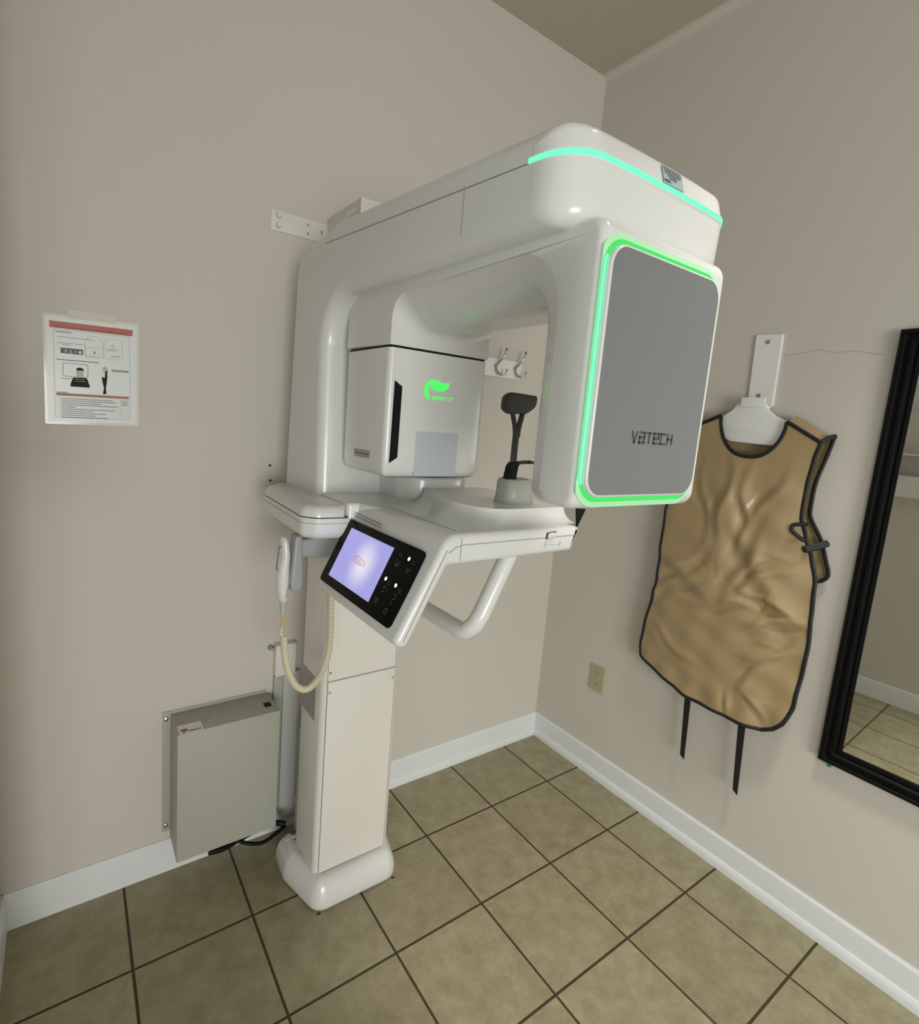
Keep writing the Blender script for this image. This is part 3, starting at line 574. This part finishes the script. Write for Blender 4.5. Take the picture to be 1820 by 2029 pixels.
# ------------------------------------------------------------------ poster
po = thing('instruction_sheet', (-1.944, 0, 1.49), 'laminated patient positioning instruction sheet with red header taped to the left wall', 'poster')
tl_ = math.atan2(.0048, .2257)
def FO(a, b_, d=0.0): return (a, -.0016 - d, b_ + (a + 1.944) * math.tan(tl_))
def quad(g_, a0, b0, a1, b1, d=.0003): return g_.add([FO(a0, b0, d), FO(a1, b0, d), FO(a1, b1, d), FO(a0, b1, d)], [[0, 1, 2, 3]])
g = G(); lo = rect(-2.0545, 1.4965, -1.8325, 1.7860, .004)
loft(g, [[FO(a, b_, -.0013) for a, b_ in lo], [FO(a, b_, 0) for a, b_ in lo]]); g.go('laminated_sheet', M['laminate'], po, None)
g = G(); quad(g, -2.0485, 1.5035, -1.8385, 1.7790, .0001); g.go('paper', M['paper'], po, None)
g = G(); lo = rect(-1.999, 1.779, -1.889, 1.802, .001); loft(g, [[FO(a, b_, -.001) for a, b_ in lo], [FO(a, b_, .0006) for a, b_ in lo]]); g.go('tape_strip', M['tape'], po, None, 'clear tape strip')
g = G(); quad(g, -2.0405, 1.7505, -1.8475, 1.7680); g.go('header_bar', M['red'], po, None)
textmesh('header_text', 'Patient Positioning for Panoramic & CBCT Imaging', .0072, M['darkred'], po, lambda a, b_, d: FO(a, b_, .0005), -2.031, 1.7530, .172)
g = G()
def roundbox(a0, b0, a1, b1, r, w, mt_g):
    l = rect(a0, b0, a1, b1, r, 4); 
    for i in range(len(l)): stroke(mt_g, [l[i], l[(i + 1) % len(l)]], w, lambda a, b_, d: FO(a, b_, .0003 + d), .0001)
roundbox(-2.0318, 1.5145, -1.8552, 1.7470, .004, .0008, g); roundbox(-1.9140, 1.6815, -1.8740, 1.7360, .004, .0006, g)
for a0, b0, a1 in ((-2.022, 1.7285, -1.940), (-2.0224, 1.7130, -1.966), (-2.0124, 1.7090, -1.995), (-1.9095, 1.7085, -1.882), (-1.909, 1.7050, -1.89)): stroke(g, [(a0, b0), (a1, b0)], .0015, lambda a, b_, d: FO(a, b_, .0003 + d), .0001)
for k in range(10):
    stroke(g, [(-2.029, 1.5692 - k * .0056), (-1.8579, 1.5692 - k * .0056)], .0005, lambda a, b_, d: FO(a, b_, .0003 + d), .0001)
for a in (-2.0193, -1.8785): stroke(g, [(a, 1.5715), (a, 1.516)], .0006, lambda a, b_, d: FO(a, b_, .0003 + d), .0001)
FQ = lambda a, b_, d: FO(a, b_, .0003 + d)
arc = [(-1.9400 + .0215 * math.cos(t), 1.7180 + .0205 * math.sin(t)) for t in [math.pi * k / 12 for k in range(13)]]
stroke(g, arc, .0007, FQ, .0001); stroke(g, [(-1.9618, 1.7180), (-1.9618, 1.6900), (-1.9590, 1.6825), (-1.9200, 1.6835), (-1.9190, 1.7180)], .0012, FQ, .0001)
stroke(g, [(-1.9600, 1.7060), (-1.9230, 1.7090)], .0008, FQ, .0001); stroke(g, [(-1.955, 1.688), (-1.945, 1.683), (-1.933, 1.688), (-1.928, 1.695)], .0007, FQ, .0001)
quad(g, -1.9425, 1.6910, -1.9375, 1.6990); stroke(g, [(-1.905, 1.718), (-1.893, 1.720), (-1.897, 1.714)], .0012, FQ, .0001); stroke(g, [(-1.9, 1.690), (-1.880, 1.690)], .0022, FQ, .0001)
g.go('line_drawing', M['midprint'], po, None)
g = G()
for a0, b0, a1 in ((-2.0262, 1.7415, -1.993), (-2.0262, 1.6690, -1.9303), (-2.0265, 1.5825, -2.0041), (-1.9000, 1.6520, -1.859), (-1.8975, 1.6490, -1.859)): stroke(g, [(a0, b0), (a1, b0)], .0018, FQ, .0001)
rws = [.118, .126, .09, .13, .03, .122, .07, .10, .075, .105]
for k in range(10): stroke(g, [(-2.0165, 1.5662 - k * .0056), (-2.0165 + rws[k], 1.5662 - k * .0056)], .0014, FQ, .0001); 
for k in (0, 1, 2): stroke(g, [(-1.876, 1.5662 - k * .0056), (-1.861, 1.5662 - k * .0056)], .0014, FQ, .0001)
g.go('printed_text', M['darkprint'], po, None); g = G(); roundbox(-2.0128, 1.6265, -1.9558, 1.6608, .005, .0011, g); g.go('picture_outline', M['darkprint'], po, None)
g = G(); quad(g, -2.0172, 1.6862, -1.9665, 1.7005); g.go('control_picture', M['slate'], po, None)
g = G()
for a, b_ in ((-2.008, 1.695), (-2.007, 1.691), (-1.997, 1.6945), (-1.996, 1.690), (-1.986, 1.6925)): quad(g, a, b_ - .001, a + .0045, b_ + .0008, .0005)
quad(g, -1.976, 1.689, -1.9705, 1.6955, .0005); g.go('control_symbols', M['whiteboard'], po, None)
g = G(); el = lambda a, b_, ra, rb, d: [FO(a + ra * math.cos(2 * math.pi * k / 18), b_ + rb * math.sin(2 * math.pi * k / 18), d) for k in range(18)]
g.add(el(-1.9742, 1.6365, .0088, .0125, .0005), [list(range(18))]); g.go('face_picture', M['skin'], po, None); g = G(); g.add(el(-1.9150, 1.650, .0065, .0105, .0005), [list(range(18))]); g.go('profile_picture', M['skin'], po, None)
g = G(); sh = [(-1.997, 1.6035), (-1.9955, 1.5995), (-1.953, 1.599), (-1.952, 1.603), (-1.957, 1.620), (-1.9600, 1.6250), (-1.989, 1.6240), (-1.9925, 1.6180)]; g.add([FO(a, b_, .0005) for a, b_ in sh], [list(range(8))])
g.add([FO(-1.9742 + .0092 * math.cos(math.pi * k / 10), 1.6440 + .0075 * math.sin(math.pi * k / 10), .0007) for k in range(11)], [list(range(11))])
stroke(g, [(-1.990, 1.6225), (-2.002, 1.6195), (-2.016, 1.6195)], .0012, FQ, .0001)
sd = [(-1.9235, 1.632), (-1.9165, 1.629), (-1.9145, 1.648), (-1.9105, 1.649), (-1.9105, 1.628), (-1.9140, 1.600), (-1.9130, 1.5845), (-1.9215, 1.5835), (-1.9185, 1.600), (-1.9225, 1.620)]; g.add([FO(a, b_, .0006) for a, b_ in sd], [list(range(10))]); g.go('dark_clothing', M['black'], po, None)
g = G(); stroke(g, [(-1.986, 1.6195), (-1.963, 1.6195)], .0012, lambda a, b_, d: FO(a, b_, .0008 + d), .0001); stroke(g, [(-1.987, 1.6145), (-1.962, 1.6145)], .0012, lambda a, b_, d: FO(a, b_, .0008 + d), .0001); g.go('bite_picture', M['midprint'], po, None)
g = G(); quad(g, -2.0289, 1.5735, -1.8579, 1.5805); g.go('table_header', M['brown'], po, None)
# ------------------------------------------------------------------ coat hook rack on the far end of the left wall
hr = thing('hook_rack', (-.455, 0, 1.78), 'white board with two curved metal coat hooks on the wall behind the scanner', 'coat rack')
g = G(); box(g, -.565, -.016, 1.786, -.350, 0, 1.862, .003); g.go('hook_board', M['whiteboard'], hr, 30)
for x in (-.505, -.395):
    g = G(); k0 = Vector((x, -.016, 1.825))
    lathe(g, [(.0, -.003), (.010, -.002), (.010, 0)], (x, -.016, 1.829), 'y', 14)
    tube(g, smoothpath([(x, -.018, 1.830), (x + .004, -.040, 1.850), (x + .012, -.052, 1.870), (x + .018, -.055, 1.888), (x + .015, -.062, 1.899), (x + .008, -.066, 1.897)], 6), .0045, 8)
    tube(g, smoothpath([(x, -.018, 1.832), (x - .001, -.026, 1.812), (x + .004, -.040, 1.797), (x + .016, -.052, 1.793), (x + .026, -.058, 1.803), (x + .024, -.062, 1.818)], 6), .0045, 8)
    g.add(*[[Vector((0, 0, 0))] * 0, []]); g.go('coat_hook', M['steel'], hr, 60)
# ------------------------------------------------------------------ outlet
ol = thing('power_outlet', (-.002, -.345, .40), 'ivory duplex power outlet low on the right wall', 'outlet')
g = G(); slab(g, rect(-.383, .4005, -.306, .5225, .003), 'yz', 0, -.006, .002, 3, ends=(0, 1)); pl = g.go('outlet_plate', M['ivory'], ol, None)
for z in (.437, .486):
    g = G(); slab(g, rect(-.361, z - .016, -.328, z + .016, .010), 'yz', -.005, -.0075); rc = g.go('receptacle', M['ivory'], ol, 30)
    g = G(); box(g, -.0079, -.3535, z - .002, -.007, -.3515, z + .008); box(g, -.0079, -.3395, z - .002, -.007, -.3375, z + .007); lathe(g, [(.0025, -.0079), (.0025, -.007)], (0, -.3455, z - .009), 'x', 8); g.go('slots', M['gap'], rc, None)
g = G(); lathe(g, [(.003, -.0065), (.003, -.005)], (0, -.3445, .4615), 'x', 10); g.go('cover_screw', M['steel'], ol, None)
# ------------------------------------------------------------------ apron hanger plate, hanger and apron
hp_ = thing('hanger_plate', (0, -.855, 1.72), 'white vertical wall plate with two screws above the lead apron', 'wall plate')
g = G(); slab(g, rp([(-.811, 1.962), (-.897, 1.958), (-.900, 1.716), (-.817, 1.735)], .002), 'yz', 0, -.010, .002, 2, ends=(0, 1)); g.go('plate', M['whiteboard'], hp_, None)
g = G(); box(g, -.058, -.898, 1.709, -.008, -.82, 1.717, .001); box(g, -.060, -.898, 1.709, -.054, -.82, 1.742, .001); g.go('plate_hook', M['whiteboard'], hp_, 30)
for y, z in ((-.854, 1.934), (-.852, 1.752)):
    g = G(); lathe(g, [(.0, -.0035), (.006, -.003), (.008, -.0005), (.008, 0)], (-.010, y, z), 'x', 14); g.go('screw', M['steel'], hp_, 40)
hg = thing('apron_hanger', (-.05, -.86, 1.58), 'white moulded hanger holding the tan lead apron by its neck', 'hanger')
g = G(); slab(g, rp([(-.800, 1.724), (-.895, 1.725), (-.905, 1.703), (-.930, 1.682), (-1.06, 1.622), (-1.04, 1.60), (-.925, 1.583), (-.79, 1.588), (-.70, 1.640), (-.700, 1.652), (-.762, 1.682), (-.785, 1.700)], [.006, .006, .02, .03, .01, .01, .01, .01, .01, .008, .02, .02]), 'yz', -.030, -.041, .004, 3); g.go('hanger_body', M['whiteboard'], hg, 40)
ap = thing('lead_apron', (-.06, -.86, .34), 'tan vinyl lead apron with black binding hanging on the right wall', 'apron')
def lerp(a, b_, t): return a + (b_ - a) * t
def interp(tab, z):
    if z <= tab[0][0]: return tab[0][1]
    for (z0, v0), (z1, v1) in zip(tab, tab[1:]):
        if z <= z1:
            t = (z - z0) / (z1 - z0); return lerp(v0, v1, t * t * (3 - 2 * t) * .5 + t * .5)
    return tab[-1][1]
YLt = [(.60, -.600), (.66, -.590), (.70, -.578), (.73, -.573), (.80, -.577), (1.017, -.606), (1.16, -.604), (1.302, -.600), (1.42, -.628), (1.52, -.640), (1.625, -.650)]
YRt = [(.613, -1.02), (.622, -1.055), (.636, -1.083), (.656, -1.105), (.69, -1.124), (.75, -1.137), (.946, -1.146), (1.157, -1.130), (1.24, -1.108), (1.30, -1.084), (1.36, -1.064), (1.469, -1.062), (1.55, -1.068), (1.605, -1.078)]
def hem(y):   # bottom edge as a function of y
    t = (y + .573) / (-1.128 + .573)
    return interp([(0, .712), (.06, .684), (.18, .658), (.42, .624), (.75, .618), (.92, .628), (1.0, .668)], t)
NK = (-.871, 1.539)
def bulge(y, z):
    u_ = (y + .85) / .28
    d = .052 + .030 * (1 - min(1, u_ * u_)) * min(1, max(0, (1.62 - z) / .25))
    d += .012 * max(0, min(1, (1.3 - z) / .5))
    fall = max(0, min(1, (1.56 - z) / .15))
    # hanging folds from the neck, slack creases across the waist, pull to the right side tie
    d += fall * .0075 * math.sin((y + .87) * 34 + .8 * math.sin(z * 5)) * math.exp(-((z - 1.38) / .22) ** 2)
    d += .010 * math.exp(-(((y + .98) * .85 - (z - 1.15) * .6) / .030) ** 2) * math.exp(-((z - 1.14) / .17) ** 2)
    d -= .010 * math.exp(-(((y + .935) * .85 - (z - 1.15) * .6) / .035) ** 2) * math.exp(-((z - 1.10) / .20) ** 2)
    d += .011 * math.exp(-((z - 1.085 - (y + .72) * .55) / .028) ** 2) * math.exp(-((y + .70) / .11) ** 2)
    d -= .008 * math.exp(-((z - 1.03 - (y + .72) * .50) / .030) ** 2) * math.exp(-((y + .72) / .12) ** 2)
    d += .009 * math.exp(-((z - .99 - (y + .98) * -.35) / .030) ** 2) * math.exp(-((y + .98) / .12) ** 2)
    d += .007 * math.exp(-((z - .86 - (y + 1.0) * -.55) / .030) ** 2) * math.exp(-((y + 1.03) / .10) ** 2)
    d += .005 * math.sin(y * 60 + z * 9) * math.exp(-((z - .66) / .07) ** 2)
    d += .0035 * math.sin(y * 41 - z * 23) * math.sin(z * 31 + y * 12) * fall
    for cy_, cz_, th_, ln_, wd_, am_ in RIDGES:
        a_, b_ = y - cy_, z - cz_; al = a_ * math.cos(th_) + b_ * math.sin(th_); pe = -a_ * math.sin(th_) + b_ * math.cos(th_)
        if abs(pe) < 3 * wd_ and abs(al) < 2.5 * ln_:
            pe += .012 * math.sin(al * 28 + cy_ * 50)
            d += am_ * (math.exp(-(pe / wd_) ** 2) - .75 * math.exp(-((pe + 1.5 * wd_) / (1.1 * wd_)) ** 2)) * math.exp(-(al / ln_) ** 2)
    return max(d, .018)
rnd = random.Random(11)
RIDGES = [(-.98, 1.13, 2.45, .11, .016, .014), (-.93, 1.16, 1.9, .12, .020, .011), (-1.02, 1.06, .35, .08, .014, .013), (-.90, 1.02, -.25, .12, .018, .010), (-.70, 1.12, -.75, .10, .018, .011), (-.67, 1.02, -.62, .11, .016, .010),
          (-.83, 1.36, 1.62, .12, .018, .010), (-.90, 1.34, 1.50, .13, .016, .010), (-.96, 1.38, 1.95, .10, .016, .008), (-.76, 1.36, 1.30, .11, .017, .008), (-1.05, 1.00, -.5, .08, .013, .010), (-1.05, .90, 2.5, .07, .012, .008), (-1.00, .78, 2.3, .08, .014, .007), (-.72, .80, .45, .10, .015, .006), (-1.03, .69, .9, .05, .010, .008), (-.95, .67, 1.2, .04, .010, .007)]
for k in range(14): RIDGES.append((rnd.uniform(-1.10, -.62), rnd.uniform(.68, 1.42), rnd.uniform(0, math.pi), rnd.uniform(.03, .07), rnd.uniform(.007, .012), rnd.uniform(.0015, .0035)))
NC = 44; NR = 110; NT = 22
rows = []
for r in range(NR + 1):
    t = r / NR; row = []
    for c in range(2 * NC + 1):
        s = c / (2 * NC); z = lerp(.62, NK[1], t)
        y0, y1 = interp(YLt, z), interp(YRt, z); y = lerp(y0, NK[0], s * 2) if s <= .5 else lerp(NK[0], y1, s * 2 - 1)
        hz = hem(y); z2 = lerp(hz, NK[1], t) if True else z
        y0, y1 = interp(YLt, z2), interp(YRt, z2); y = lerp(y0, NK[0], s * 2) if s <= .5 else lerp(NK[0], y1, s * 2 - 1)
        row.append((-bulge(y, z2), y, z2))
    rows.append(row)
def neckL(t): a = t * math.pi / 2; return (lerp(NK[0], -.758, math.sin(a) ** .8), NK[1] + (1.677 - NK[1]) * (1 - math.cos(a)) ** .9)
def neckR(t): a = t * math.pi / 2; return (lerp(NK[0], -.973, math.sin(a) ** .8), NK[1] + (1.664 - NK[1]) * (1 - math.cos(a)) ** .9)
topL = []; topR = []
for r in range(1, NT + 1):
    t = r / NT; ny, nz_ = neckL(t); rowL = []
    for c in range(NC + 1):
        s = c / NC; zo = lerp(NK[1], 1.628, t); yo = interp(YLt, zo)
        y = lerp(yo, ny, s); z = lerp(zo, nz_, s); rowL.append((-(bulge(y, z) + .004 * t), y, z))
    topL.append(rowL)
    ny, nz_ = neckR(t); rowR = []
    for c in range(NC + 1):
        s = c / NC; zo = lerp(NK[1], 1.604, t); yo = interp(YRt, zo)
        y = lerp(ny, yo, s); z = lerp(nz_, zo, s); rowR.append((-(bulge(y, z) + .004 * t), y, z))
    topR.append(rowR)
g = G(); V_ = [p for r in rows for p in r]; W_ = 2 * NC + 1; F_ = [[r * W_ + c, r * W_ + c + 1, (r + 1) * W_ + c + 1, (r + 1) * W_ + c] for r in range(NR) for c in range(2 * NC)]
g.add(V_, F_)
for top, sub in ((topL, rows[-1][:NC + 1]), (topR, rows[-1][NC:])):
    rr_ = [sub] + top; w_ = NC + 1
    g.add([p for r in rr_ for p in r], [[r * w_ + c, r * w_ + c + 1, (r + 1) * w_ + c + 1, (r + 1) * w_ + c] for r in range(len(rr_) - 1) for c in range(NC)])
front_p = g.go('front_panel', M['tan'], ap, 80)
md = front_p.modifiers.new('thickness', 'SOLIDIFY'); md.thickness = .004; md.offset = -1
# shoulder straps running back to the wall and the back panel
for rowT in (topL[-1], topR[-1]):
    g = G(); n = len(rowT); bk = [(-.020, p[1] + (-.012 if rowT is topR[-1] else .006), p[2] + .022) for p in rowT]
    g.add(rowT + bk, [[i, i + 1, n + i + 1, n + i] for i in range(n - 1)]); g.go('shoulder_panel', M['tan'], ap, 80)
bkR = [(1.626, -1.100), (1.56, -1.088), (1.48, -1.072), (1.40, -1.070), (1.36, -1.076), (1.30, -1.112), (1.24, -1.135), (1.19, -1.150), (1.165, -1.132)]
bkL = [(1.66, -.66), (1.3, -.62), (1.165, -.62)]
g = G(); V_ = []; F_ = []; N_ = 24
bR = sorted((z, y) for z, y in bkR); bL_ = sorted((z, y) for z, y in bkL)
for r in range(31):
    z = lerp(1.165, 1.626, r / 30)
    for c in range(N_ + 1): y = lerp(interp(bL_, z), interp(bR, z), c / N_); V_.append((-.016 - .004 * math.sin(y * 30), y, z))
F_ = [[r * (N_ + 1) + c, r * (N_ + 1) + c + 1, (r + 1) * (N_ + 1) + c + 1, (r + 1) * (N_ + 1) + c] for r in range(30) for c in range(N_)]
g.add(V_, F_); g.go('back_panel', M['tan'], ap, 80, 'back panel seen through the armhole')
# black binding along every edge
def bindp(pts, name='binding', r=.0067):
    g = G(); tube(g, pts, r, 8, flat=((1, 0, 0), .55)); g.go(name, M['bind'], ap, 60)
left = [rows[r][0] for r in range(0, NR + 1)] + [r[0] for r in topL]
right = [rows[r][-1] for r in range(0, NR + 1)] + [r[-1] for r in topR]
bindp(left[::2]); bindp(right[::2]); bindp(rows[0][::2])
bindp([r[-1] for r in topL][::-1] + [rows[-1][NC]] + [r[0] for r in topR], r=.0065)
bindp(topL[-1][::2]); bindp(topR[-1][::2])
bindp(smoothpath([(-.022, y, z) for z, y in bkR], 4), r=.0062)
bindp([topR[-1][-1], (-.045, -1.090, 1.618), (-.022, -1.100, 1.626)], r=.008)
bindp(smoothpath([(-.022, -1.133, 1.165), (-.024, -1.120, 1.160), (-.028, -1.10, 1.150)], 4), r=.005)
g = G(); tube(g, smoothpath([(-.030, -1.135, 1.292), (-.045, -1.115, 1.278), (-.066, -1.088, 1.262)], 5), .011, 8, flat=((1, 0, 0), .2)); tube(g, smoothpath([(-.066, -1.088, 1.345), (-.075, -1.050, 1.335), (-.078, -1.052, 1.315), (-.066, -1.086, 1.29)], 5), .006, 8); g.go('side_tie', M['bind'], ap, 60, 'black side strap')
for y, z0, y1, z1 in ((-.785, .640, -.800, .357), (-.986, .635, -1.003, .342)):
    g = G(); loft(g, [[(x_, lerp(y, y1, t) + s_ * lerp(.0125, .0085, t), lerp(z0, z1, t) + (s_ * .006 if t == 1 else 0)) for x_, s_ in ((-.046, -1), (-.046, 1), (-.043, 1), (-.043, -1))] for t in (0, .3, .6, 1)]); g.go('hanging_strap', M['bind'], ap, 30, 'black strap hanging below the hem')
# ------------------------------------------------------------------ mirror
mr = thing('wall_mirror', (0, -1.5, .59), 'tall mirror in a black ridged frame on the right wall', 'mirror')
MY0, MY1, MZ0, MZ1 = -1.212, -1.80, .597, 1.940
fpf = [(0, 0), (.0, .020), (.006, .026), (.013, .027), (.018, .021), (.024, .021), (.029, .028), (.037, .028), (.043, .019), (.049, .022), (.054, .0205), (.058, .0205), (.058, 0)]
g = G(); rings = []
for y, z, sy, sz in ((MY0, MZ0, -1, 1), (MY1, MZ0, 1, 1), (MY1, MZ1, 1, -1), (MY0, MZ1, -1, -1), (MY0, MZ0, -1, 1)): rings.append([(-.002 - h, y + sy * w, z + sz * w) for w, h in fpf])
loft(g, rings, cap=False); g.go('mirror_frame', M['frame'], mr, 25)
g = G(); gl = [(-.0195, MY0 - .05), (-.0080, MY1 + .05), (-.0040, MY1 + .05), (-.0155, MY0 - .05)]; loft(g, [[(a, b_, z) for a, b_ in gl] for z in (MZ0 + .05, MZ1 - .05)]); g.go('mirror_glass', M['mirror'], mr, None, 'silvered glass')
g = G(); lathe(g, [(.0, -.018), (.006, -.016), (.0075, -.008), (.0075, 0)], (-.002, -1.243, .590), 'x', 14); g.go('mirror_clip', M['teal'], mr, 40, 'small teal clip under the corner')
# ------------------------------------------------------------------ things on the left wall, seen only in the mirror
ws = thing('wall_organizer', (-2.40, -.84, 1.40), 'pale wall shelf unit seen only as a reflection in the mirror', 'shelf')
g = G(); box(g, -2.398, -1.08, 1.34, -2.20, -.66, 1.466, .004); g.go('cabinet', M['white2'], ws, 30)
g = G(); box(g, -2.398, -1.08, 1.590, -2.26, -.70, 1.600, .002); g.go('shelf_board', M['whiteboard'], ws, 30)
g = G(); box(g, -2.36, -.745, 1.467, -2.31, -.708, 1.526, .004); g.go('small_device', M['black'], ws, 30)
pw = thing('framed_picture', (-2.40, -.95, 2.02), 'dark framed pane high on the left wall seen only in the mirror', 'picture')
g = G(); box(g, -2.398, -1.30, 2.020, -2.376, -.64, 2.036, .002); box(g, -2.398, -1.30, 2.60, -2.376, -.64, 2.616, .002); box(g, -2.398, -.656, 2.020, -2.376, -.64, 2.616, .002); g.go('picture_frame', M['frame'], pw, None)
g = G(); box(g, -2.397, -1.30, 2.03, -2.386, -.65, 2.605); g.go('picture_pane', M['sensor'], pw, None)
# scuffs on the floor around the scanner base
fl = bpy.data.objects['floor']
for x, y, r in ((-1.372, -.412, .008), (-1.098, -.412, .008), (-1.02, -.40, .004), (-1.47, -.29, .003), (-1.49, -.20, .003)):
    g = G(); g.add([(x + r * (.7 + .5 * random.random()) * math.cos(2 * math.pi * k / 9), y + .6 * r * (.7 + .5 * random.random()) * math.sin(2 * math.pi * k / 9), .0006) for k in range(9)], [list(range(9))]); g.go('scuff_mark', M['gap'], fl, None)
